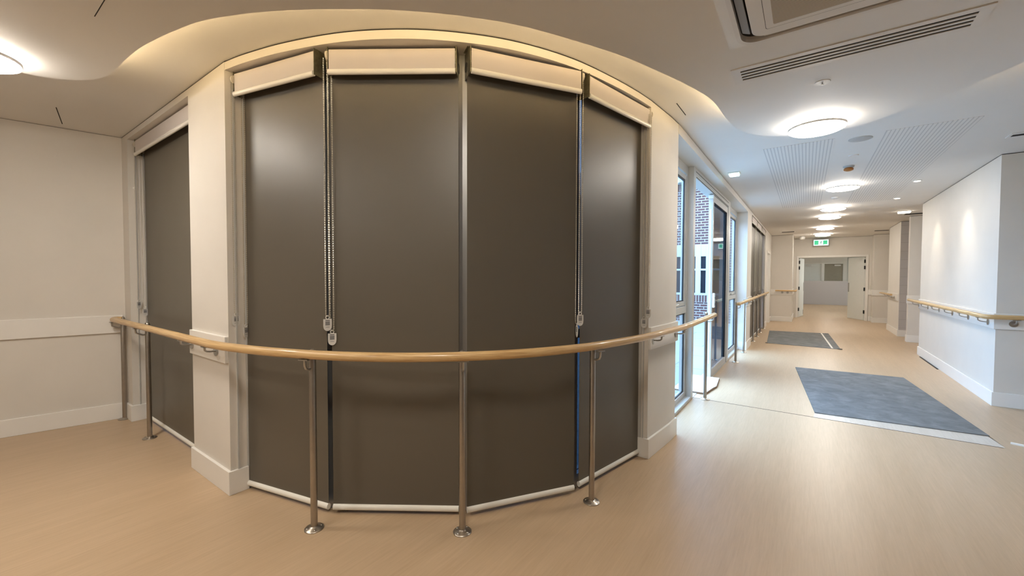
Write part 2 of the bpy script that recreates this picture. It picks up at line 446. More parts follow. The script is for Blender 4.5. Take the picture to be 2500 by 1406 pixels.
# floating ceiling island
ISL = catmull([(-3.95, .1), (-3.87, .315), (-3.79, .473), (-3.624, .595), (-3.412, .637), (-3.15, .643), (-2.885, .661), (-2.55, .718),
               (-2.309, .785), (-2.0, .935), (-1.723, 1.116), (-1.507, 1.285), (-1.30, 1.49), (-1.117, 1.727), (-.873, 2.172),
               (-.718, 2.559), (-.612, 2.873), (-.552, 3.12), (-.528, 3.42), (-.512, 3.66), (-.475, 3.88), (-.40, 4.06),
               (-.28, 4.20), (-.10, 4.32), (.12, 4.37), (.34, 4.31), (.56, 4.12), (.80, 3.86), (.99, 3.57), (1.35, 3.0), (1.9, 2.2), (2.4, 1.2), (2.6, 0),
               (2.3, -1.2), (1.4, -2.2), (0, -2.7), (-1.6, -2.7), (-3.0, -2.2), (-3.8, -1.2), (-4.02, -.4), (-3.95, .1)], 5)[:-1]
st(MB().prism(ISL, ZP, ZP + .013).build('ceiling_island', 'ceiling_paint', origin=(0, 0, ZP)))
isr = [((x - 0) , y) for x, y in ISL]
def shrink(poly, d):
    n = len(poly); out = []
    for i in range(n):
        a = poly[(i - 1) % n]; b = poly[(i + 1) % n]; tx, ty = b[0] - a[0], b[1] - a[1]; l = math.hypot(tx, ty)
        out.append((poly[i][0] + ty / l * d, poly[i][1] - tx / l * d))
    return out
st(MB().prism(shrink(ISL, .13), ZP + .013, ZC).build('ceiling_island_upstand', 'ceiling_paint', origin=(0, 0, ZP)))
# LED strip lying on the island edge along the bay
i0 = min(range(len(ISL)), key=lambda i: math.hypot(ISL[i][0] + 3.45, ISL[i][1] - .637))
i1 = min(range(len(ISL)), key=lambda i: math.hypot(ISL[i][0] + .50, ISL[i][1] - 3.75))
a = shrink(ISL, .105)[i0:i1 + 1]; b = shrink(ISL, .117)[i0:i1 + 1]
led = thing('led_strip_light', 'warm strip light hidden above curved ceiling island edge along the bay', 'light', (-1.5, 1.4, ZP + .013))
MB().strip(a, b, ZP + .014, ZP + .022).build('light_strip', 'led_strip', led)
j0 = min(range(len(ISL)), key=lambda i: math.hypot(ISL[i][0] - .70, ISL[i][1] - 3.98)); j1 = min(range(len(ISL)), key=lambda i: math.hypot(ISL[i][0] - 2.4, ISL[i][1] - 1.2))
led2 = thing('led_strip_light', 'warm strip light hidden above the ceiling island edge at right', 'light', (1.4, 3.0, ZP + .013))
MB().strip(shrink(ISL, .085)[j0:j1 + 1], shrink(ISL, .112)[j0:j1 + 1], ZP + .014, ZP + .018).build('light_strip', 'led_strip', led2)

# baseboards and rail boards
BH, BT = .15, .016
def bb(name, mb, m='trim_paint'): return st(mb.build(name, m, bevel=.003, origin=(0, 0, 0)))
bb('baseboard_left', MB().prism([lwp(-4.5), lwp(YW), lwp(YW, BT), lwp(-4.5, BT)], 0, BH))
bb('baseboard_left_pier', MB().box(LW(YW) + BT, lx0 + BT, YW - BT, YW + .1, 0, BH))
bb('baseboard_left_column', MB().box(lx1 - BT, -2.93 + BT, YW - BT, YW + .10, 0, BH))
c2b = offset(COL2, BT); c2b = [(c2b[0][0], c2b[0][1] - BT)] + c2b[1:-1] + [(c2b[-1][0], 3.73 + BT)]
c2c = offset(COL2, -.10); c2c = [(c2c[0][0], c2c[0][1] - BT)] + c2c[1:-1] + [(c2c[-1][0], 3.73 + BT)]
bb('baseboard_right_column', MB().strip(c2b, c2c, 0, BH))
bb('baseboard_corridor_pier', MB().box(XW - .12, XW + BT, 8.88 - BT, 9.6 + BT, 0, BH))
bb('baseboard_corridor_left', MB().box(XW - .05, XW + BT, 13.03 - BT, 13.64, 0, BH).box(XW - .05, XW + BT, 14.78, 15.4, 0, BH))
bb('baseboard_end_left', MB().box(XW, -.35 + BT, 15.4 - BT, 15.4, 0, BH).box(-.35, -.35 + BT, 15.4, END_Y, 0, BH))
bb('baseboard_end', MB().box(1.62, 1.68, END_Y - BT, END_Y, 0, BH).box(1.68 - BT, 3, 16.7 - BT, 16.7, 0, BH).box(1.68 - BT, 1.68, 16.7, END_Y, 0, BH))
bb('baseboard_right', MB().box(1.67 - BT, 5, 6.62 - BT, 6.62, 0, BH).box(1.67 - BT, 1.67, 6.62, 10.25, 0, BH).box(1.67 - BT, 2.4, 10.25, 10.25 + BT, 0, BH))
bb('baseboard_right_mid', MB().box(1.79 - BT, 3, 12.1 - BT, 12.1, 0, BH).box(1.79 - BT, 1.79, 12.1, 12.24, 0, BH))
bb('baseboard_right_far', MB().box(1.785 - BT, 3, 13.15 - BT, 13.15, 0, BH).box(1.785 - BT, 1.785, 13.15, 14.75, 0, BH))
DZ0, DZ1, DT = .832, 1.0, .02
bb('trim_3', MB().prism([lwp(-4.5), lwp(YW - .02), lwp(YW - .02, DT), lwp(-4.5, DT)], DZ0, DZ1))
bb('trim_4', MB().box(lx1 + .01, -2.93 - .005, YW - DT, YW, DZ0, DZ1))
c2d = offset(COL2, DT)
bb('trim_5', MB().strip(c2d, COL2, DZ0, DZ1))
bb('trim_6', MB().box(XW, XW + DT, 8.9, 9.6, DZ0, DZ1))
bb('trim_7', MB().box(XW, -.35 + DT, 15.4 - DT, 15.4, DZ0, DZ1).box(-.35, -.35 + DT, 15.4, END_Y - .1, DZ0, DZ1))
bb('trim_8', MB().box(1.60, 1.68, END_Y - DT, END_Y, DZ0, DZ1).box(1.68 - DT, 3, 16.7 - DT, 16.7, DZ0, DZ1).box(1.68 - DT, 1.68, 16.7, END_Y, DZ0, DZ1))
bb('trim_9', MB().box(1.67 - DT, 5, 6.62 - DT, 6.62, DZ0, DZ1).box(1.67 - DT, 1.67, 6.62, 10.25, DZ0, DZ1))
bb('trim_15', MB().box(1.785 - DT, 1.785, 13.2, 14.75, DZ0, DZ1))
bb('trim_16', MB().box(1.76, 3, 12.1 - DT, 12.1, DZ0, DZ1))
# floor joint and pale edging by the mats
st(MB().box(-1.03, 1.33, 5.008, 5.014, 0, .0015).build('trim_17', 'shadow_gap', origin=(0, 0, 0)))
st(MB().box(1.632, 1.650, 8.75, 9.95, 0, .006).build('trim_18', 'shadow_gap', origin=(0, 0, 0)))
st(MB().prism([(.085, 5.016), (1.345, 5.016), (1.215, 6.3), (1.325, 5.30), (.098, 5.17)], 0, .001).prism([(1.345, 5.016), (1.215, 6.35), (1.20, 6.35), (1.33, 5.016)], 0, .0011).build('floor_infill', 'floor_vinyl_pale', origin=(0, 0, 0)))

# ------------------------------------------------------------------ glazing behind the bay blinds
FAC = {'A': ((-2.92, 1.15), (-2.24, 1.30)), 'B': ((-2.215, 1.315), (-1.61, 1.727)),
       'C': ((-1.563, 1.746), (-1.182, 2.334)), 'D': ((-1.175, 2.39), (-1.028, 3.135))}
def frame_of(a, b):
    l = math.hypot(b[0] - a[0], b[1] - a[1]); t = ((b[0] - a[0]) / l, (b[1] - a[1]) / l)
    return t, (t[1], -t[0]), l
def glazed_bay(n, a, b, zh=HEAD, back=.05, ms=.05, sill=.075):
    t, nn, l = frame_of(a, b)
    w_ = sempty('window_%d' % n, (a[0], a[1], 0))
    f = MB(); d0, d1 = -back - .07, -back
    f.obox(a, t, nn, -ms / 2, ms / 2, d0, d1, 0, zh); f.obox(a, t, nn, l - ms / 2, l + ms / 2, d0, d1, 0, zh)
    f.obox(a, t, nn, ms / 2, l - ms / 2, d0, d1, 0, sill); f.obox(a, t, nn, ms / 2, l - ms / 2, d0, d1, zh - .06, zh)
    f.obox(a, t, nn, ms / 2, l - ms / 2, d0, d1, .98, 1.04)
    f.build('window_frame', 'aluminium', w_)
    MB().obox(a, t, nn, ms / 2, l - ms / 2, -back - .045, -back - .035, sill, .98).obox(a, t, nn, ms / 2, l - ms / 2, -back - .045, -back - .035, 1.04, zh - .06).build('glass_pane', 'glass_dimmed', w_)
nodes = [(-2.935, 1.153), (-2.227, 1.307), (-1.587, 1.738), (-1.176, 2.362), (-1.022, 3.15)]
for i in range(4): glazed_bay(1 + i, nodes[i], nodes[i + 1], ms=(.11, .11, .06, .06)[i])
glazed_bay(5, (lx0, YW + .10), (-4.35, YW + .10), sill=.02); glazed_bay(6, (-4.35, YW + .10), (lx1, YW + .10), sill=.02)
for i in range(3):
    y0 = 9.62 + i * (13.01 - 9.62) / 3; y1 = 9.62 + (i + 1) * (13.01 - 9.62) / 3
    glazed_bay(9 + i, (XW - .10, y0), (XW - .10, y1))

# ------------------------------------------------------------------ blinds
def chain_strand(mb, x, y, z0, z1, r=.0030):
    n = int((z1 - z0) / .0065); path = []; rr = []
    for i in range(n + 1):
        z = z1 - i * (z1 - z0) / n
        path += [(x, y, z)]; rr.append(r if i % 2 == 0 else r * .38)
    mb.tube(path, rr, 6)
def tag_outline(wd, h):
    pts = [(-wd / 2, 0), (wd / 2, 0), (wd / 2 * 1.02, -h * .55)]
    for k in range(1, 8):
        a = math.pi * k / 8; pts.append((math.cos(a) * wd / 2, -h * .62 - math.sin(a) * h * .38))
    pts.append((-wd / 2 * 1.02, -h * .55)); return pts
def chain(parent, p, z_top, z_bot, t, nn, gap=.020, turn=0.0):
    """a bead chain loop with its plastic tag; t = plan direction along which the two strands stand apart"""
    m = MB(); chain_strand(m, p[0] - t[0] * gap / 2, p[1] - t[1] * gap / 2, z_bot, z_top); chain_strand(m, p[0] + t[0] * gap / 2, p[1] + t[1] * gap / 2, z_bot, z_top)
    m.tube([(p[0] + t[0] * gap / 2 * math.cos(q), p[1] + t[1] * gap / 2 * math.cos(q), z_bot - .012 * math.sin(q)) for q in [math.pi * j / 8 for j in range(9)]], .0022, 6)
    ch = m.build('bead_chain', 'bead', parent)
    c, s = math.cos(turn), math.sin(turn)
    tx, ty = t[0] * c - t[1] * s, t[0] * s + t[1] * c
    nx, ny = ty, -tx
    wd, h, zt = .044, .068, z_bot - .026
    def P(u, d, z): return (p[0] + tx * u + nx * d, p[1] + ty * u + ny * d, z)
    o = tag_outline(wd, h); n = len(o); g = MB()
    g.add([P(u, -.0015, zt + v) for u, v in o] + [P(u, .0015, zt + v) for u, v in o],
          [tuple(range(n)), tuple(range(n, 2 * n))[::-1]] + [(i, (i + 1) % n, n + (i + 1) % n, n + i) for i in range(n)])
    g.tube([P(math.cos(q) * .009, 0, zt + .009 + math.sin(q) * .010) for q in [2 * math.pi * j / 14 for j in range(15)]], .0026, 6, cap=False)
    tg = g.build('tag', 'tag_plastic', ch)
    def plate(u0, u1, v0, v1, mt, nm):
        k = MB()
        for e0, e1 in ((.0014, .0022), (-.0014, -.0022)):
            k.add([P(u0, e0, zt - v0), P(u1, e0, zt - v0), P(u1, e0, zt - v1), P(u0, e0, zt - v1),
                   P(u0, e1, zt - v0), P(u1, e1, zt - v0), P(u1, e1, zt - v1), P(u0, e1, zt - v1)],
                  [(0, 3, 2, 1), (4, 5, 6, 7), (0, 1, 5, 4), (1, 2, 6, 5), (2, 3, 7, 6), (3, 0, 4, 7)])
        return k
    k = plate(-.012, .012, .006, .0095, 'tag_bar', 'mark')
    q = plate(-.012, .012, .013, .036, 'tag_print', 'print')
    q2 = plate(-.010, .010, .045, .0475, 'tag_print', 'print')
    # printing is pattern of the tag: joined into the tag mesh with material slots
    def join(ob, mb2, mname):
        me = ob.data; base = ORG[ob.name]; import bmesh
        b_ = bmesh.new(); b_.from_mesh(me); me.materials.append(MATS[mname]); mi = len(me.materials) - 1
        vs = [b_.verts.new(Vector(v) - base) for v in mb2.v]
        for f in mb2.f:
            fc = b_.faces.new([vs[i] for i in f]); fc.material_index = mi
        b_.to_mesh(me); b_.free()
    join(tg, k, 'tag_bar'); join(tg, q, 'tag_print'); join(tg, q2, 'tag_print')
    return ch

def bracket(parent, p, t, nn, z1, mt='bracket_metal', d0=-.055, d1=.062):
    m = MB(); m.obox(p, t, nn, -.0015, .0015, d0, d1, z1 - .145, z1 - .002)
    m.obox(p, t, nn, -.014, .0015, d0 + .02, d1 - .02, z1 - .003, z1)
    m.build('bracket', mt, parent)

def blind_pair(a, b, la, lb, ends, chains, grp=True, zh=HEAD, zf=.026):
    """a grey blind lowered to the floor and a white one rolled up before it; chains on one end"""
    t, nn, l = frame_of(a, b)
    g = thing('roller_blind', la, 'roller blind', (a[0], a[1], 0), 'grey roller blinds lowered to the floor' if grp else None)
    MB().obox(a, t, nn, 0, l, -.0006, .0006, zf + .02, zh - .075).build('blind_fabric', 'blind_grey', g, origin=(a[0], a[1], 0))
    c0 = (a[0] - nn[0] * .024, a[1] - nn[1] * .024)
    MB().tube([(c0[0], c0[1], zh - .085), (c0[0] + t[0] * l, c0[1] + t[1] * l, zh - .085)], .027, 20).build('roller_tube', 'tube_dark', g, smooth=True)
    MB().tube([(a[0], a[1], zf + .012), (b[0], b[1], zf + .012)], .0145, 14, flat=1.25).build('bottom_bar', 'bar_white', g, smooth=True)
    w_ = thing('roller_blind', lb, 'roller blind', (a[0] + nn[0] * .05, a[1] + nn[1] * .05, zh - .15), 'white roller blinds rolled up' if grp else None)
    s0, s1 = ends
    pa = (a[0] + nn[0] * .058, a[1] + nn[1] * .058)
    MB().obox(pa, t, nn, s0, s1, -.0008, .0008, zh - .128, zh - .016).build('blind_fabric', 'blind_white', w_)
    pr = (a[0] + nn[0] * .030, a[1] + nn[1] * .030)
    MB().tube([(pr[0] + t[0] * s0, pr[1] + t[1] * s0, zh - .046), (pr[0] + t[0] * s1, pr[1] + t[1] * s1, zh - .046)], .027, 20).build('roller_tube', 'blind_white', w_, smooth=True)
    MB().tube([(pa[0] + t[0] * (s0 - .002), pa[1] + t[1] * (s0 - .002), zh - .138), (pa[0] + t[0] * (s1 + .002), pa[1] + t[1] * (s1 + .002), zh - .138)],
              .0125, 16, flat=1.25).build('bottom_bar', 'bar_white', w_, smooth=True)
    for s in (s0 - .006, s1 + .006):
        bracket(w_, (a[0] + t[0] * s, a[1] + t[1] * s), t, nn, zh)
    e = chains['end']; s = (s0 - .010) if e < 0 else (s1 + .010)
    # chain wheels
    for nm, par, dd, zz in (('chain_wheel', w_, .050, zh - .048), ('chain_wheel', g, -.010, zh - .092)):
        q0 = (a[0] + t[0] * (s - .004) + nn[0] * dd, a[1] + t[1] * (s - .004) + nn[1] * dd)
        q1 = (a[0] + t[0] * (s + .006) + nn[0] * dd, a[1] + t[1] * (s + .006) + nn[1] * dd)
        MB().tube([(q0[0], q0[1], zz), (q1[0], q1[1], zz)], .026, 16).build(nm, 'bracket_plastic', par, smooth=True)
    for par, key, zz in ((w_, 'w', zh - .055), (g, 'g', zh - .09)):
        (u, d, zb, axis, turn) = chains[key]
        p = (a[0] + t[0] * u + nn[0] * d, a[1] + t[1] * u + nn[1] * d)
        tt = t if axis == 't' else nn
        n2 = (tt[1], -tt[0])
        chain(par, p, zz, zb, tt, n2, turn=turn)
    return g, w_

lenA = frame_of(*FAC['A'])[2]; lenB = frame_of(*FAC['B'])[2]; lenC = frame_of(*FAC['C'])[2]; lenD = frame_of(*FAC['D'])[2]
blind_pair(*FAC['A'], 'dark grey blind lowered left of the first bay rail post', 'white blind rolled up leftmost of the four in the bay', (.005, lenA - .02),
           {'end': -1, 'w': (-.0145, .057, 1.155, 'n', -.22), 'g': (.012, .012, 1.08, 'n', .3)})
blind_pair(*FAC['B'], 'dark grey blind between first and second bay posts', 'white blind rolled up second from left in the bay', (.022, lenB - .01),
           {'end': -1, 'w': (-.004, .045, 1.165, 't', .7), 'g': (.010, .020, 1.08, 't', .5)})
blind_pair(*FAC['C'], 'dark grey blind between second and third bay posts', 'white blind rolled up third from left in the bay', (.01, lenC - .002),
           {'end': 1, 'w': (lenC + .012, .045, 1.17, 't', 0), 'g': (lenC - .008, .040, 1.10, 't', 1.3)})
blind_pair(*FAC['D'], 'dark grey blind rightmost in bay beside the corridor column', 'white blind rolled up rightmost of the four in the bay', (.008, lenD + .0),
           {'end': 1, 'w': (lenD - .022, .073, 1.165, 'n', .195), 'g': (lenD - .036, .048, 1.09, 'n', .1)})
blind_pair((-5.06, YW + .10), (-3.60, YW + .10), 'dark grey blind in left window behind the two left posts', 'white blind rolled up in the left window beside the wall', (-.03, 1.44),
           {'end': -1, 'w': (-.055, .05, 1.16, 'n', .5), 'g': (-.02, .015, 1.09, 'n', .3)})
W3 = [('dark grey blind nearest in the far corridor window', 'white blind rolled up nearest in the far corridor window'),
      ('dark grey blind in the middle of the far corridor window', 'white blind rolled up in middle of far corridor window'),
      ('dark grey blind furthest in the far corridor window', 'white blind rolled up furthest in the far corridor window')]
for i in range(3):
    y0 = 9.66 + i * 1.12; y1 = y0 + 1.07
    blind_pair((XW - .06, y0), (XW - .06, y1), W3[i][0], W3[i][1], (.01, 1.06),
               {'end': 1, 'w': (1.05, .05, 1.16, 't', 0), 'g': (1.02, .03, 1.09, 't', .4)})

# side channel strips in the reveals beside the outer blinds
def reveal_channel(n, mb): st(mb.build('window_%d_channel' % n, 'frame_paint'))
reveal_channel(1, MB().box(-2.93, -2.915, 1.145, 1.165, .15, HEAD - .1).box(-2.93, -2.918, 1.09, 1.098, .15, HEAD - .1))
reveal_channel(4, MB().box(-1.04, -1.012, 3.112, 3.12, .15, HEAD - .12).box(-1.0, -.992, 3.110, 3.12, .15, HEAD - .12))
reveal_channel(5, MB().box(lx0, lx0 + .03, YW + .105, YW + .13, .15, HEAD - .1).box(lx0, lx0 + .008, YW + .05, YW + .056, .15, HEAD - .1).box(lx0, lx0 + .13, YW + .13, YW + .15, .0, HEAD))

# ------------------------------------------------------------------ handrails
RZ = .967
def wall_bracket(parent, p, n_, z=.905, off=.082, side=0.0):
    """round plate on the board and a curved arm up to the rail; n_ = plan normal into the room"""
    t = (-n_[1], n_[0])
    m = MB()
    def q(u, d, zz): return (p[0] + t[0] * u + n_[0] * d, p[1] + t[1] * u + n_[1] * d, zz)
    m.tube([q(0, 0, z), q(0, .006, z)], .033, 24)
    m.tube([q(0, .004, z), q(0, .020, z), q(side * .3, .040, z + .002), q(side * .7, .062, z + .008), q(side, off - .003, z + .018), q(side, off, RZ - .022)], .0062, 10)
    m.build('wall_bracket', 'steel_satin', parent, smooth=True)
    k = MB()
    k.obox((p[0] + n_[0] * off + t[0] * side, p[1] + n_[1] * off + t[1] * side), t, n_, -.028, .028, -.011, .011, RZ - .030, RZ - .024)
    k.build('saddle', 'steel_satin', parent)
def post(parent, p, n_, off=.09):
    t = (-n_[1], n_[0])
    def q(u, d, zz): return (p[0] + t[0] * u + n_[0] * d, p[1] + t[1] * u + n_[1] * d, zz)
    po = MB().lathe((p[0], p[1], 0), [(.0175, .004), (.0175, .972), (.014, .982), (.007, .987)], 24).build('post', 'steel', parent, smooth=True)
    MB().lathe((p[0], p[1], 0), [(.050, 0), (.050, .004), (.046, .008), (.026, .012), (.0185, .018)], 32).build('base_flange', 'steel', po, smooth=True)
    for k in range(4):
        a_ = math.pi / 4 + k * math.pi / 2 + math.atan2(n_[1], n_[0])
        MB().lathe((p[0] + .036 * math.cos(a_), p[1] + .036 * math.sin(a_), .006), [(.0065, 0), (.006, .004), (.003, .0065)], 10).build('screw', 'screw', po, smooth=True)
    m = MB().tube([q(0, .012, .885), q(0, .030, .883), q(.002, .052, .892), q(.002, off - .004, .905), q(.002, off, RZ - .024)], .007, 10)
    m.obox(q(0, off, 0)[:2], t, n_, -.028, .028, -.011, .011, RZ - .030, RZ - .024)
    m.build('rail_bracket', 'steel_satin', parent, smooth=True)

def near(path, y=None, x=None):
    if y is not None: i = min(range(len(path)), key=lambda i: abs(path[i][1] - y))
    else: i = min(range(len(path)), key=lambda i: abs(path[i][0] - x))
    return i
full = [(x, YW) for x in (-5.27, -5.0, -4.5, -4.0, -3.6, -3.3, -3.1)] + BAY + COL2[1:] + [(XW, y) for y in (3.9, 4.2, 4.5, 4.75, 4.96)]
railp = [(x + (n0 - x) * 1.0, y + (n1 - y) * 1.0) for (x, y), (n0, n1) in zip(full, offset(full, .10))]
bw = [0] * 7 + [math.sin(math.pi * min(1, max(0, i / (len(BAY) - 1)))) * .035 for i in range(len(BAY))] + [0] * 8
railp = [offset(railp, d_)[i] for i, d_ in enumerate(bw)]
hr = thing('handrail', 'long curved timber handrail on steel posts around the bay', 'handrail', (-1.55, 1.6, 0))
start = [(-5.295, YW - .035), (-5.315, YW - .06), (-5.305, YW - .085)]
pts = [(x, y, RZ) for x, y in start] + [(x, y, RZ) for x, y in railp]
pts += [(pts[-1][0], pts[-1][1] + .02, RZ)]
rr = [.02, .025, .026] + [.026] * (len(pts) - 4) + [.018]
MB().tube(pts, rr, 18, uv=True, flat=.94).build('rail', 'rail_wood', hr, smooth=True)
for (px, py) in [(-5.31, 1.02), (-4.51, 1.02), (-2.163, 1.170), (-1.487, 1.623), (-1.046, 2.307), (-.905, 5.02)]:
    d = min(range(len(full)), key=lambda i: math.hypot(full[i][0] - px, full[i][1] - py))
    a_ = full[max(d - 1, 0)]; b_ = full[min(d + 1, len(full) - 1)]; l = math.hypot(b_[0] - a_[0], b_[1] - a_[1])
    n_ = ((b_[1] - a_[1]) / l, -(b_[0] - a_[0]) / l)
    p_ = (px, py)
    post(hr, p_, n_, off=.062 if -3 < px < -1 else .078)
for x in (-3.50, -3.07): wall_bracket(hr, (x, YW - DT), (0, -1), z=.90, off=.080, side=.05)
for i_, y in ((0, 3.17), (3, 3.66)): wall_bracket(hr, (c2d[i_][0], y), (1, 0), z=.90, off=.078, side=-.04)

hr2 = thing('handrail', 'straight timber handrail on posts before the far corridor blinds', 'handrail', (-.83, 10.8, 0))
MB().tube([(-.89, 7.30, RZ - .006), (-.862, 7.325, RZ - .006)] + [(-.85, y, RZ - .006) for y in (7.37, 9, 10, 11, 12, 13, 13.4, 13.44)], [.018] + [.026] * 8 + [.018], 14, uv=True).build('rail', 'rail_wood', hr2, smooth=True)
for y in (7.51, 8.57, 10.2, 11.05, 11.9, 12.9): post(hr2, (-.907, y), (1, 0), off=.057)
for y in (9.0, 9.45): wall_bracket(hr2, (XW + DT, y), (1, 0), off=.045)

hr3 = thing('handrail', 'timber handrail turning the outside corner of the right corridor wall', 'handrail', (1.6, 8.4, 0))
xr = 1.67 - DT - .082; yr = 6.62 - DT - .082
arc = [(xr + .05 - .05 * math.cos(q), yr + .05 - .05 * math.sin(q), RZ) for q in [math.pi / 2 * j / 6 for j in range(7)]]
MB().tube([(xr, 10.62, RZ), (xr, 10.56, RZ), (xr, 9.5, RZ), (xr, 8.5, RZ), (xr, 7.4, RZ)] + arc + [(2.4, yr, RZ), (3.6, yr, RZ), (4.7, yr, RZ)],
          [.012] + [.026] * 14, 16, uv=True, flat=.94).build('rail', 'rail_wood', hr3, smooth=True)
for y in (6.76, 7.44, 8.12, 8.82, 9.52, 10.2): wall_bracket(hr3, (1.67 - DT, y), (-1, 0), z=.895)
for x in (1.79, 2.5, 3.2, 3.9): wall_bracket(hr3, (x, 6.62 - DT), (0, -1), z=.895)

hr4 = thing('handrail', 'short timber handrail left of the end doors', 'handrail', (-.55, 15.3, 0))
yq = 15.4 - DT - .08
MB().tube([(-.78, yq, RZ), (-.5, yq, RZ), (-.29, yq, RZ), (-.25, yq + .04, RZ), (-.25, 16.9, RZ)], .024, 12, uv=True).build('rail', 'rail_wood', hr4, smooth=True)
for x in (-.60, -.46): wall_bracket(hr4, (x, 15.4 - DT), (0, -1))
hr5 = thing('handrail', 'short timber handrail on the far right corridor wall', 'handrail', (1.68, 14, 0))
MB().tube([(1.785 - DT - .08, y, RZ) for y in (13.45, 14.2, 14.9)] + [(1.66, 15.1, RZ)], [.024, .024, .024, .015], 12, uv=True).build('rail', 'rail_wood', hr5, smooth=True)
for y in (13.6, 14.0, 14.5): wall_bracket(hr5, (1.785 - DT, y), (-1, 0))

# ------------------------------------------------------------------ corridor glazing and sliding door
XF, XB = -1.03, -1.15
def side_window(n, y0, y1):
    w_ = sempty('window_%d' % n, (XF, (y0 + y1) / 2, 0))
    f = MB()
    xf = -1.09
    f.box(XB, xf, y0, y1, 0, .09).box(XB, xf, y0, y1, 2.52, 2.61).box(XB, xf, y0, y0 + .05, .09, 2.52).box(XB, xf, y1 - .05, y1, .09, 2.52)
    f.box(XB, xf + .01, y0 + .05, y1 - .05, .985, 1.06)
    f.box(XB, XF, y0, y1, 0, .035)
    f.build('window_frame', 'frame_paint', w_, bevel=.003)
    s_ = MB(); a0, a1, z0, z1 = y0 + .055, y1 - .055, 1.065, 2.50
    s_.box(XB + .02, xf - .005, a0, a1, z0, z0 + .05).box(XB + .02, xf - .005, a0, a1, z1 - .05, z1).box(XB + .02, xf - .005, a0, a0 + .05, z0 + .05, z1 - .05).box(XB + .02, xf - .005, a1 - .05, a1, z0 + .05, z1 - .05)
    s_.build('sash', 'frame_paint', w_, bevel=.002)
    g_ = MB()
    for (b0, b1, c0, c1) in ((a0 + .05, a1 - .05, z0 + .05, z1 - .05), (y0 + .05, y1 - .05, .09, .985)):
        g_.box(XB + .035, XB + .048, b0, b0 + .022, c0, c1).box(XB + .035, XB + .048, b1 - .010, b1, c0, c1).box(XB + .035, XB + .048, b0, b1, c1 - .018, c1).box(XB + .035, XB + .048, b0, b1, c0, c0 + .012)
    g_.build('gasket', 'gasket', w_)
    MB().box(XB + .03, XB + .038, a0 + .05, a1 - .05, z0 + .05, z1 - .05).box(XB + .03, XB + .038, y0 + .05, y1 - .05, .09, .985).build('glass_pane', 'glass', w_)
    h = MB().box(xf - .005, xf + .015, (a0 + a1) / 2 - .03, (a0 + a1) / 2 + .03, z0 + .005, z0 + .02)
    h.tube([(xf + .012, (a0 + a1) / 2 - .02, z0 + .02), (xf + .035, (a0 + a1) / 2, z0 + .03), (xf + .03, (a0 + a1) / 2 + .10, z0 + .032)], .007, 8)
    h.build('window_handle', 'steel_satin', w_, smooth=True)
side_window(7, 3.73, 4.90); side_window(8, 7.60, 8.88)
dr = sempty('door_1', (XF, 6.2, 0))
f = MB().box(XB, XF, 4.90, 5.0, 0, 2.61).box(XB, XF + .0, 7.40, 7.60, 0, 2.61).box(XB, XF, 5.0, 7.4, 2.50, 2.61)
f.box(XB, XF - .0, 5.0, 7.4, -.02, .004)
f.build('door_frame', 'frame_paint', dr, bevel=.003)
MB().box(XF + .0, XF + .002, 5.0, 7.4, 2.565, 2.572).box(XF, XF + .002, 5.02, 7.38, 2.503, 2.515).build('track_seal', 'gasket', dr)
lf = MB(); x0, x1, y0, y1 = -1.09, -1.035, 6.10, 7.38
lf.box(x0, x1, y0, y0 + .065, .01, 2.49).box(x0, x1, y1 - .10, y1, .01, 2.49).box(x0, x1, y0 + .065, y1 - .10, .01, .11).box(x0, x1, y0 + .065, y1 - .10, 2.40, 2.49)
leaf = lf.build('door_leaf', 'frame_paint', dr, bevel=.003)
MB().box(-1.068, -1.058, y0 + .065, y1 - .10, .11, 2.40).build('glass_pane', 'glass_tinted', leaf)
MB().box(x1 - .02, x1 + .001, y1 - .112, y1 - .10, .11, 2.40).box(x1 - .02, x1 + .001, y0 + .065, y1 - .10, 2.392, 2.40).box(x1, x1 + .002, y1 + .0, y1 + .015, .01, 2.49).build('gasket', 'gasket', leaf)
MB().box(x1, x1 + .035, y0 + .004, y0 + .060, .965, 1.165).build('lock_box', 'white_plastic', leaf, bevel=.012)
MB().box(x0 + .018, x0 + .036, y0 - .004, y0 + .001, .2, 2.3).build('edge_seal', 'white_plastic', leaf)
MB().box(x1 + .035, x1 + .038, y0 + .028, y0 + .036, 1.00, 1.03).box(x1 + .035, x1 + .038, y0 + .028, y0 + .036, 1.09, 1.11).build('lock_indicator', 'black_plastic', leaf)
MB().box(x0 + .0, x1 + .006, y0 - .02, y0 + .03, 2.44, 2.49).build('door_roller', 'white_plastic', leaf, bevel=.004)

# ------------------------------------------------------------------ end doors and side door
d2 = sempty('door_2', ((DX0 + DX1) / 2, END_Y, 0))
MB().box(DX0 - .06, DX0, END_Y - .025, END_Y + .15, 0, DZ + .06).box(DX1, DX1 + .06, END_Y - .025, END_Y + .15, 0, DZ + .06).box(DX0, DX1, END_Y - .025, END_Y + .15, DZ, DZ + .06).build('door_frame', 'trim_paint', d2, bevel=.003)
def swing_leaf(hx, hy, ang, wd=.86):
    c, s = math.cos(ang), math.sin(ang); t = (c, s); n_ = (s, -c)
    lf = MB().obox((hx, hy), t, n_, .004, wd, -.02, .02, .01, DZ - .01).build('door_leaf', 'door_paint', d2, bevel=.002)
    MB().obox((hx, hy), t, n_, wd - .07, wd - .03, .02, .035, .90, 1.20).obox((hx, hy), t, n_, wd - .07, wd - .03, -.035, -.02, .90, 1.20).build('push_bar', 'steel_satin', lf)
    for z in (.22, .95, 1.65, 1.85): MB().obox((hx, hy), t, n_, -.012, .006, -.03, .03, z, z + .11).build('hinge', 'gasket', lf)
    return lf
swing_leaf(DX1 - .01, END_Y + .12, math.pi - R(66)); l2 = swing_leaf(DX0 + .01, END_Y + .12, R(82))
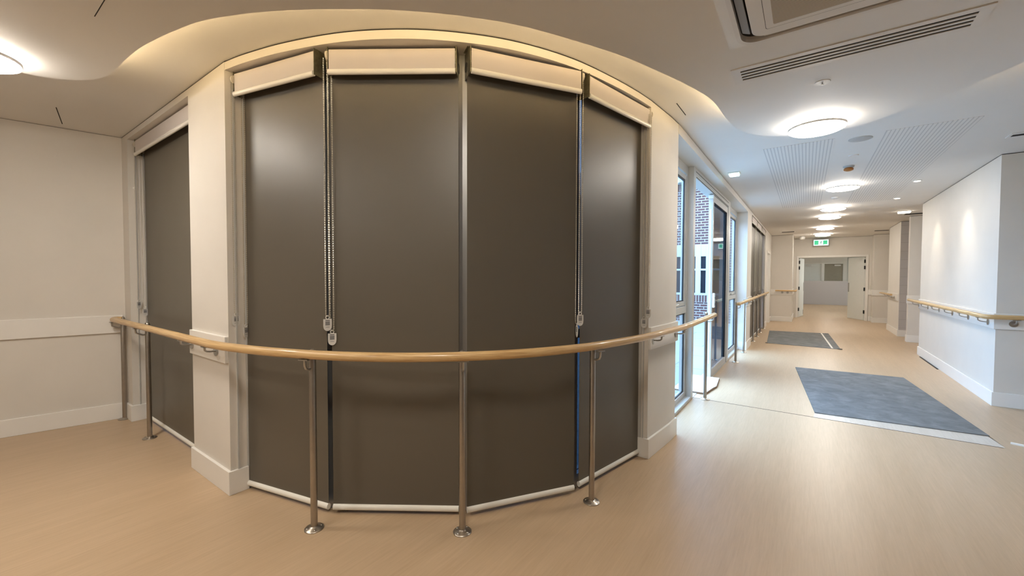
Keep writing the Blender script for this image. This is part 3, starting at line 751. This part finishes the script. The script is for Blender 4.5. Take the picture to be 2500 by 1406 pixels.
MB().box(DX0 + .135, DX0 + .15, END_Y + .93, END_Y + .97, .06, .22).build('door_stop', 'gasket', l2)
d3 = sempty('door_3', (XW, 14.2, 0))
MB().box(XW - .15, XW + .015, 13.64, 13.70, 0, 2.14).box(XW - .15, XW + .015, 14.72, 14.78, 0, 2.14).box(XW - .15, XW + .015, 13.70, 14.72, 2.08, 2.14).build('door_frame', 'trim_paint', d3, bevel=.003)
dl = MB().box(XW - .12, XW - .08, 13.70, 14.72, .005, 2.08).build('door_leaf', 'door_paint', d3)
MB().box(XW - .08, XW - .05, 13.75, 13.97, 1.96, 2.03).tube([(XW - .055, 13.9, 2.03), (XW - .0, 14.1, 2.05)], .008, 6).build('door_closer', 'steel_satin', dl)
MB().box(XW - .08, XW - .045, 13.76, 13.80, .96, 1.12).build('door_handle', 'gasket', dl)
# end room
block('wall_room_left', -3.0, -2.9, END_Y + .14, 30.0)
block('wall_room_front_left', -3, -.35, END_Y, END_Y + .14)
block('wall_room_front_right', 1.68, 5.2, END_Y + .001, END_Y + .14)
block('wall_room_back', -3, 5.2, 29.8, 30.0)
block('wall_room_right', 4.9, 5.0, END_Y + .14, 29.8, z1=.9)
block('wall_room_right_header', 4.9, 5.0, END_Y + .14, 29.8, z0=2.3)
wn = sempty('window_12', (4.95, 20, .9))
MB().box(4.93, 4.97, END_Y + .14, 29.8, .9, .95).box(4.93, 4.97, END_Y + .14, 29.8, 2.25, 2.3).box(4.93, 4.97, 20, 20.06, .95, 2.25).build('window_frame', 'frame_paint', wn)
MB().box(4.945, 4.95, END_Y + .14, 29.8, .95, 2.25).build('glass_pane', 'glass_warm_tint', wn)
# servery wall of the end room: header over a pair of inner doors, grey half-height panel before it
st(MB().box(-2.9, 1.71, 27.3, 27.4, 2.13, ZT).box(1.55, 1.71, 27.3, 27.4, 0, 2.13).box(-2.9, -.3, 27.3, 27.4, 0, 2.13).build('wall_servery', 'wall_paint', origin=(0, 0, 0)))
d4 = sempty('door_4', (.6, 27.3, 0))
MB().box(.66, .78, 27.27, 27.35, 0, 2.13).box(-.3, 1.55, 27.28, 27.35, 2.10, 2.13).build('door_frame', 'trim_paint', d4)
MB().box(-.28, .66, 27.32, 27.36, 0, 2.10).build('door_leaf', 'door_paint', d4)
MB().box(.78, 1.54, 27.33, 27.37, 0, 2.10).build('door_leaf', 'door_dark', d4)
MB().box(-.02, .22, 27.28, 27.32, 1.98, 2.05).box(1.2, 1.46, 27.29, 27.33, 1.98, 2.05).build('door_closer', 'steel_satin', d4)
pn = MB().box(-1.6, 2.8, 26.1, 26.16, 0, 1.205).build('partition', 'panel_grey', bevel=.005)
tag(pn, 'plain grey half-height partition seen through the open end doors', 'partition')

# ------------------------------------------------------------------ floor things
def quad_mat(name, pts, z, m, label, cat, thick=.004):
    o = MB().prism(pts, 0.0012, z).build(name, m); return tag(o, label, cat)
quad_mat('floor_mat', [(-.108, 7.62), (1.115, 7.70), (1.325, 5.30), (.098, 5.17)], .009, 'mat_grey', 'large dusty grey mat on the floor near the sliding door', 'floor mat')
m2 = thing('floor_mat', 'smaller grey mat further down the corridor with taped edge', 'floor mat', (-.1, 11.2, 0))
MB().prism([(-.745, 12.45), (.47, 12.7), (.565, 10.05), (-.645, 10.1)], 0.0005, .008).build('mat_sheet', 'mat_grey', m2)
MB().prism([(.315, 12.66), (.345, 12.66), (.455, 10.06), (.425, 10.06)], .008, .0095).build('tape', 'card_white', m2)
MB().box(.40, .47, 12.5, 12.69, .004, .012).box(.52, .59, 10.03, 10.09, .004, .012).box(-.67, -.63, 10.08, 10.14, .004, .012).build('corner_tape', 'black_plastic', m2)
bd = thing('cardboard_sheet', 'white-topped board lying across the sliding door threshold', 'board', (-1.0, 5.6, 0))
poly = [(-1.30, 5.20), (-.935, 5.22), (-.905, 5.50), (-.885, 5.62), (-.925, 6.09), (-1.30, 6.09)]
MB().prism(poly, .020, .026).build('board_face', 'card_white', bd)
MB().prism([(x + .004 * (x > -1), y) for x, y in poly], .0035, .020).build('board_core', 'card_brown', bd)
o = MB().box(1.50, 1.62, 5.30, 5.325, 0, .012); o.xform(Matrix.Translation((1.47, 5.16, 0)) @ Matrix.Rotation(R(-20), 4, 'Z') @ Matrix.Translation((-1.56, -5.31, 0)))
tag(o.build('trim_offcut', 'trim_paint'), 'small white offcut lying on floor at the right edge', 'offcut')

# ------------------------------------------------------------------ ceiling fittings
def disc(x, y, z, label, r=.19):
    t_ = thing('ceiling_light', label, 'ceiling light', (x, y, z - .07), 'round ceiling lights')
    MB().lathe((x, y, z), [(r * .80, -.030), (r * .80, -.006)], 40).build('halo_ring', 'halo_diffuser', t_, smooth=True)
    MB().lathe((x, y, z), [(r * .98, -.048), (r, -.044), (r, -.032), (r * .97, -.030), (r * .80, -.030)], 48).build('rim', 'lamp_rim', t_, smooth=True)
    MB().lathe((x, y, z), [(r * .70, -.068), (r * .88, -.062), (r * .975, -.052), (r * .982, -.0485)][::1], 48).build('diffuser', 'diffuser', t_, smooth=True)
disc(-3.67, .12, ZP, 'round glowing ceiling light at far left of the curved ceiling')
disc(.045, 4.06, ZP, 'large round glowing ceiling light nearest on the corridor side')
names = ['round ceiling light second along the corridor', 'round ceiling light third along the corridor', 'round ceiling light fourth along the corridor',
         'round ceiling light fifth along the corridor', 'round ceiling light above the exit sign by the end doors']
for (x, y), nm in zip([(.40, 7.55), (.385, 9.75), (.385, 11.1), (.38, 13.5), (.385, 15.6)], names): disc(x, y, ZC, nm)
disc(1.0, 18.6, ZC, 'added unseen round fill light just beyond the end doors')  # no lamp seen here; added to brighten the end room
disc(-.6, 21.0, ZC, 'added unseen round fill light to the left beyond the end doors')  # extra fill, added to balance the blue daylight in this room
disc(.9, 24.3, ZC, 'added unseen round fill light deeper in the room beyond the end doors')  # added fill that warms the back of the end room
disc(-.75, .45, ZP, 'round ceiling light above the viewer facing the bay')
disc(-2.7, -.7, ZP, 'added unseen round fill light over the left of the room')  # added out of frame to brighten the left column and wall
disc(-1.6, -1.6, ZP, 'added unseen round fill light behind the viewer to the left')  # added out of frame to raise the room's overall brightness

# air conditioner cassette
def rrect(cx, cy, h, r, n=8):
    out = []
    for sx, sy, a0 in ((1, 1, 0), (-1, 1, 90), (-1, -1, 180), (1, -1, 270)):
        for k in range(n + 1):
            q = R(a0 + 90 * k / n); out.append((cx + sx * (h - r) + r * math.cos(q), cy + sy * (h - r) + r * math.sin(q)))
    return out
ax, ay = .10, 2.035
ac = thing('air_conditioner', 'square white cassette air conditioner set in the ceiling', 'air conditioner', (ax, ay, ZP - .05))
MB().prism(rrect(ax, ay, .455, .01), ZP - .004, ZP).build('ceiling_plate', 'trim_paint', ac)
MB().strip(rrect(ax, ay, .405, .09) + [rrect(ax, ay, .405, .09)[0]], rrect(ax, ay, .385, .075) + [rrect(ax, ay, .385, .075)[0]], ZP - .036, ZP - .004).build('outer_rim', 'ac_plastic', ac, smooth=True)
MB().prism(rrect(ax, ay, .385, .075), ZP - .0065, ZP - .0045).build('air_slot', 'vent_dark', ac)
MB().prism(rrect(ax, ay, .335, .06), ZP - .042, ZP - .007).build('inner_panel', 'ac_plastic', ac, bevel=.003)
for k in range(4):
    m = MB().box(-.29, .29, .343, .378, 0, .004)
    m.xform(Matrix.Translation((ax, ay, ZP - .030)) @ Matrix.Rotation(math.pi / 2 * k, 4, 'Z') @ Matrix.Translation((0, .36, 0)) @ Matrix.Rotation(R(24), 4, 'X') @ Matrix.Translation((0, -.36, 0)))
    m.build('flap', 'flap_grey' if k == 1 else 'ac_plastic', ac)
MB().prism(rrect(ax, ay, .275, .012), ZP - .0435, ZP - .042).build('grille_door', 'ac_plastic', ac)
MB().prism(rrect(ax, ay, .245, .006), ZP - .045, ZP - .0435).build('grille', 'grille', ac)
MB().strip(rrect(ax, ay, .277, .012) + [rrect(ax, ay, .277, .012)[0]], rrect(ax, ay, .2755, .012) + [rrect(ax, ay, .2755, .012)[0]], ZP - .0432, ZP - .041).build('grille_seam', 'vent_dark', ac)

# linear slot diffuser
sd = thing('slot_diffuser', 'long white linear air vent with four dark slots', 'air vent', (.14, 2.85, ZP - .01))
x0, x1, y0, y1 = -.385, .665, 2.745, 2.955
ys = [2.782 + k * .0385 for k in range(4)]; SW = .021
fr = MB(); cur = y0
for yy in ys: fr.box(x0 + .045, x1 - .045, cur, yy, ZP - .006, ZP - .0005); cur = yy + SW
fr.box(x0 + .045, x1 - .045, cur, y1, ZP - .006, ZP - .0005).box(x0, x0 + .045, y0, y1, ZP - .006, ZP - .0005).box(x1 - .045, x1, y0, y1, ZP - .006, ZP - .0005)
fr.build('vent_face', 'ac_plastic', sd)
MB().box(x0 + .045, x1 - .045, y0 + .02, y1 - .02, ZP - .0015, ZP - .0002).build('vent_slots', 'vent_dark', sd)
# sprinkler plate
sp = thing('sprinkler', 'small round sprinkler between slot vent and corridor light', 'sprinkler', (.06, 3.24, ZP - .03))
MB().lathe((.06, 3.24, ZP), [(.040, -.004), (.042, -.002), (.042, 0)], 28).build('cover_plate', 'white_plastic', sp, smooth=True)
MB().lathe((.06, 3.24, ZP), [(.002, -.016), (.010, -.0155), (.010, -.0145), (.003, -.014), (.004, -.004)], 14).build('sprinkler_head', 'steel_satin', sp, smooth=True)
# speaker, alarms etc on the corridor ceiling
def puck(name, x, y, prof, m, label, cat, z=ZC):
    return tag(MB().lathe((x, y, z), prof, 28).build(name, m, smooth=True), label, cat)
puck('ceiling_speaker', .395, 5.13, [(.085, -.006), (.09, -.004), (.09, 0)], 'grey_plastic', 'flat round speaker grille before the orange detector', 'speaker')
puck('junction_cover', .39, 5.78, [(.042, -.008), (.045, -.005), (.045, 0)], 'white_plastic', 'small white round cover beyond the speaker grille', 'cover')
sm = thing('smoke_detector', 'smoke detector with orange cap in corridor ceiling', 'smoke detector', (.385, 6.3, ZC - .05))
MB().lathe((.385, 6.3, ZC), [(.04, -.022), (.052, -.016), (.055, 0)], 24).build('detector_base', 'grey_plastic', sm, smooth=True)
MB().lathe((.385, 6.3, ZC), [(.022, -.060), (.045, -.050), (.048, -.035), (.036, -.022)], 24).build('dust_cap', 'amber', sm, smooth=True)
puck('smoke_detector', .365, 8.62, [(.03, -.035), (.05, -.022), (.055, 0)], 'white_plastic', 'white smoke detector between second and third corridor lights', 'smoke detector')
puck('smoke_detector', .38, 10.45, [(.03, -.035), (.05, -.022), (.055, 0)], 'white_plastic', 'white smoke detector between third and fourth corridor lights', 'smoke detector')
puck('dome_sensor', -.12, 16.3, [(.02, -.10), (.06, -.085), (.075, -.05), (.075, -.02), (.05, 0)], 'white_plastic', 'white dome sensor on ceiling left of the exit sign', 'sensor')
def vent(x0, x1, y0, y1, label):
    v = thing('ceiling_vent', label, 'air vent', ((x0 + x1) / 2, (y0 + y1) / 2, ZC - .01))
    MB().box(x0, x1, y0, y1, ZC - .006, ZC).build('vent_face', 'white_plastic', v)
    MB().box(x0 + .02, x1 - .02, y0 + .05, y1 - .05, ZC - .008, ZC - .006).build('vent_slots', 'vent_dark', v)
vent(-.62, -.28, 14.2, 14.5, 'small slot vent in ceiling left of end doors')
vent(1.52, 1.86, 15.2, 15.5, 'small slot vent in ceiling at far right corridor end')
vent(1.62, 2.05, 11.55, 11.85, 'small slot vent beyond the long right handrail wall')
vent(1.50, 1.75, 5.72, 5.88, 'small pale vent in the ceiling at right edge')
def downlight(x, y, label, tilt):
    d_ = thing('downlight', label, 'downlight', (x, y, ZC - .02), 'recessed downlights')
    MB().lathe((x, y, ZC), [(.035, -.012), (.046, -.010), (.048, 0)], 28).build('trim_ring', 'white_plastic', d_, smooth=True)
    MB().lathe((x, y, ZC), [(.033, -.0145), (.034, -.012)], 28).build('lens', 'downlight_glass', d_)
    ld = bpy.data.lights.new('spot', 'SPOT'); ld.energy = 8; ld.color = (1, .87, .70); ld.spot_size = R(60); ld.spot_blend = 1; ld.shadow_soft_size = .02
    lo = bpy.data.objects.new('spot_lamp', ld); C.objects.link(lo); lo.parent = d_
    lo.location = (0, 0, -.012); v = Vector((1.70, y - .12, 1.45)) - Vector((x, y, ZC - .03)); lo.rotation_euler = v.to_track_quat('-Z', 'Y').to_euler()
downlight(1.20, 7.75, 'nearer small downlight washing the right corridor wall', .5)
downlight(1.20, 9.25, 'further small downlight washing the right corridor wall', .5)
em = thing('emergency_light', 'small glowing rectangular fitting near the corridor glazing', 'emergency light', (-.76, 5.9, ZC - .03))
MB().box(-.83, -.70, 5.83, 5.97, ZC - .012, ZC).build('housing', 'white_plastic', em, bevel=.003)
MB().box(-.82, -.71, 5.84, 5.96, ZC - .036, ZC - .012).build('lens', 'emergency_lens', em, bevel=.006)
em = thing('emergency_light', 'small glowing rectangular fitting before the far right vent', 'emergency light', (1.56, 11.2, ZC - .03))
MB().box(1.46, 1.66, 11.10, 11.28, ZC - .012, ZC).build('housing', 'white_plastic', em)
MB().box(1.475, 1.645, 11.115, 11.265, ZC - .035, ZC - .012).build('lens', 'downlight_glass', em)
# perforated acoustic boards
tag(MB().box(-.385, .20, 4.98, 9.4, ZC - .003, ZC).build('acoustic_panel', 'slotted_board', origin=(-.385, 4.98, ZC - .003)), 'slotted acoustic ceiling panel left of the corridor lights', 'ceiling panel')
tag(MB().box(.56, 1.155, 4.98, 9.4, ZC - .003, ZC).build('acoustic_panel', 'slotted_board', origin=(.56, 4.98, ZC - .003)), 'slotted acoustic ceiling panel right of the corridor lights', 'ceiling panel')
# access hatch on the island, small slit marks
ht = thing('access_hatch', 'flush access hatch in curved ceiling near left light', 'hatch', (-2.5, .2, ZP - .001))
MB().box(-2.744, -2.20, -.09, .453, ZP - .002, ZP - .0002).build('hatch_panel', 'ceiling_paint', ht, bevel=.0005)
MB().box(-2.747, -2.20, .453, .457, ZP - .0012, ZP - .0001).build('hatch_gap', 'shadow_gap', ht)
def slit(n, a, b, z):
    t, nn, l = frame_of(a, b); st(MB().obox(a, t, nn, 0, l, -.003, .003, z - .0012, z).build('trim_%d' % n, 'shadow_gap'))
slit(30, (-4.818, .569), (-5.30, .66), ZC); slit(31, (-.824, 3.292), (-.822, 3.573), ZC)

# exit sign
ex = thing('exit_sign', 'illuminated green and white running man exit sign above end doors', 'exit sign', (.38, 17.0, 2.43))
MB().box(.175, .585, 17.02, END_Y, 2.43, 2.635).build('housing', 'grey_plastic', ex)
MB().box(.185, .575, 17.012, 17.02, 2.44, 2.625).build('sign_face', 'exit_white', ex)
MB().box(.205, .315, 17.008, 17.012, 2.462, 2.60).build('green_panel', 'exit_green', ex)
MB().box(.435, .545, 17.008, 17.012, 2.475, 2.60).box(.435, .46, 17.008, 17.012, 2.462, 2.475).build('green_panel', 'exit_green', ex)
fg = MB()
def limb(pts_, r): fg.tube([(x, 17.009, z) for x, z in pts_], r, 6)
fg.lathe((.392, 17.009, 2.585), [(.001, -.012), (.012, -.006), (.012, .006), (.001, .012)], 10)
limb([(.386, 2.568), (.374, 2.525)], .010); limb([(.384, 2.562), (.404, 2.548), (.414, 2.558)], .005); limb([(.382, 2.560), (.362, 2.552), (.356, 2.538)], .005)
limb([(.374, 2.525), (.392, 2.500), (.392, 2.470)], .006); limb([(.374, 2.525), (.364, 2.500), (.348, 2.488)], .006)
fg.build('running_figure', 'exit_figure', ex)

# ------------------------------------------------------------------ courtyard building seen through the glazing
bl = thing('brick_building', 'red and brown brick building with white windows across the courtyard', 'building', (-5, 15, -.12))
wx0, wx1, wz0, wz1 = -4.75, -2.05, .80, 2.47
w0 = MB(); YB = 14.8
w0.box(-16, wx0, YB, YB + .25, -.12, 4.30).box(wx1, -1.25, YB, YB + .25, -.12, 4.30).box(wx0, wx1, YB, YB + .25, wz1, 4.30).box(wx0, wx1, YB, YB + .25, -.12, wz0 - .26)
w0.build('brick_wall', 'brick', bl)
MB().box(-16, -1.25, YB - .01, YB + .25, 4.30, 4.53).box(wx0 - .1, wx1 + .1, YB - .02, YB + .2, wz0 - .26, wz0 - .03).build('soldier_course', 'brick_soldier', bl)
MB().box(-16.2, -1.2, YB - .35, YB + .3, 4.53, 4.85).build('eaves', 'render_white', bl)
MB().add([(-16.2, YB - .4, 4.85), (-1.2, YB - .4, 4.85), (-1.2, YB + 3, 6.3), (-16.2, YB + 3, 6.3), (-16.2, YB - .4, 4.80), (-1.2, YB - .4, 4.80), (-1.2, YB + 3, 6.2), (-16.2, YB + 3, 6.2)],
         [(0, 1, 2, 3), (4, 5, 6, 7), (0, 1, 5, 4), (2, 3, 7, 6), (1, 2, 6, 5), (0, 3, 7, 4)]).build('roof', 'roof_grey', bl)
wf = MB().box(wx0, wx1, YB - .02, YB + .12, wz1 - .40, wz1).box(wx0, wx1, YB - .02, YB + .12, wz0 - .02, wz0 + .05)
for a_, b_ in ((wx0, -4.62), (-3.85, -3.72), (-3.02, -2.86), (-2.70, -2.50), (wx1 - .06, wx1)): wf.box(a_, b_, YB - .03, YB + .115, wz0 + .01, wz1 - .01)
wf.box(wx0 + .01, wx1 - .01, YB - .025, YB + .10, 1.60, 1.66)
wfo = wf.build('window_frame', 'render_white', bl)
MB().box(wx0, wx1, YB + .05, YB + .06, wz0, wz1).build('window_pane', 'window_dark', wfo)
bl2 = thing('brick_building', 'plain brick wing closing the far side of the courtyard', 'building', (-16.7, 8, -.12))
MB().box(-16.9, -16.6, 1.5, 14, -.12, 4.6).build('brick_wall', 'brick', bl2)
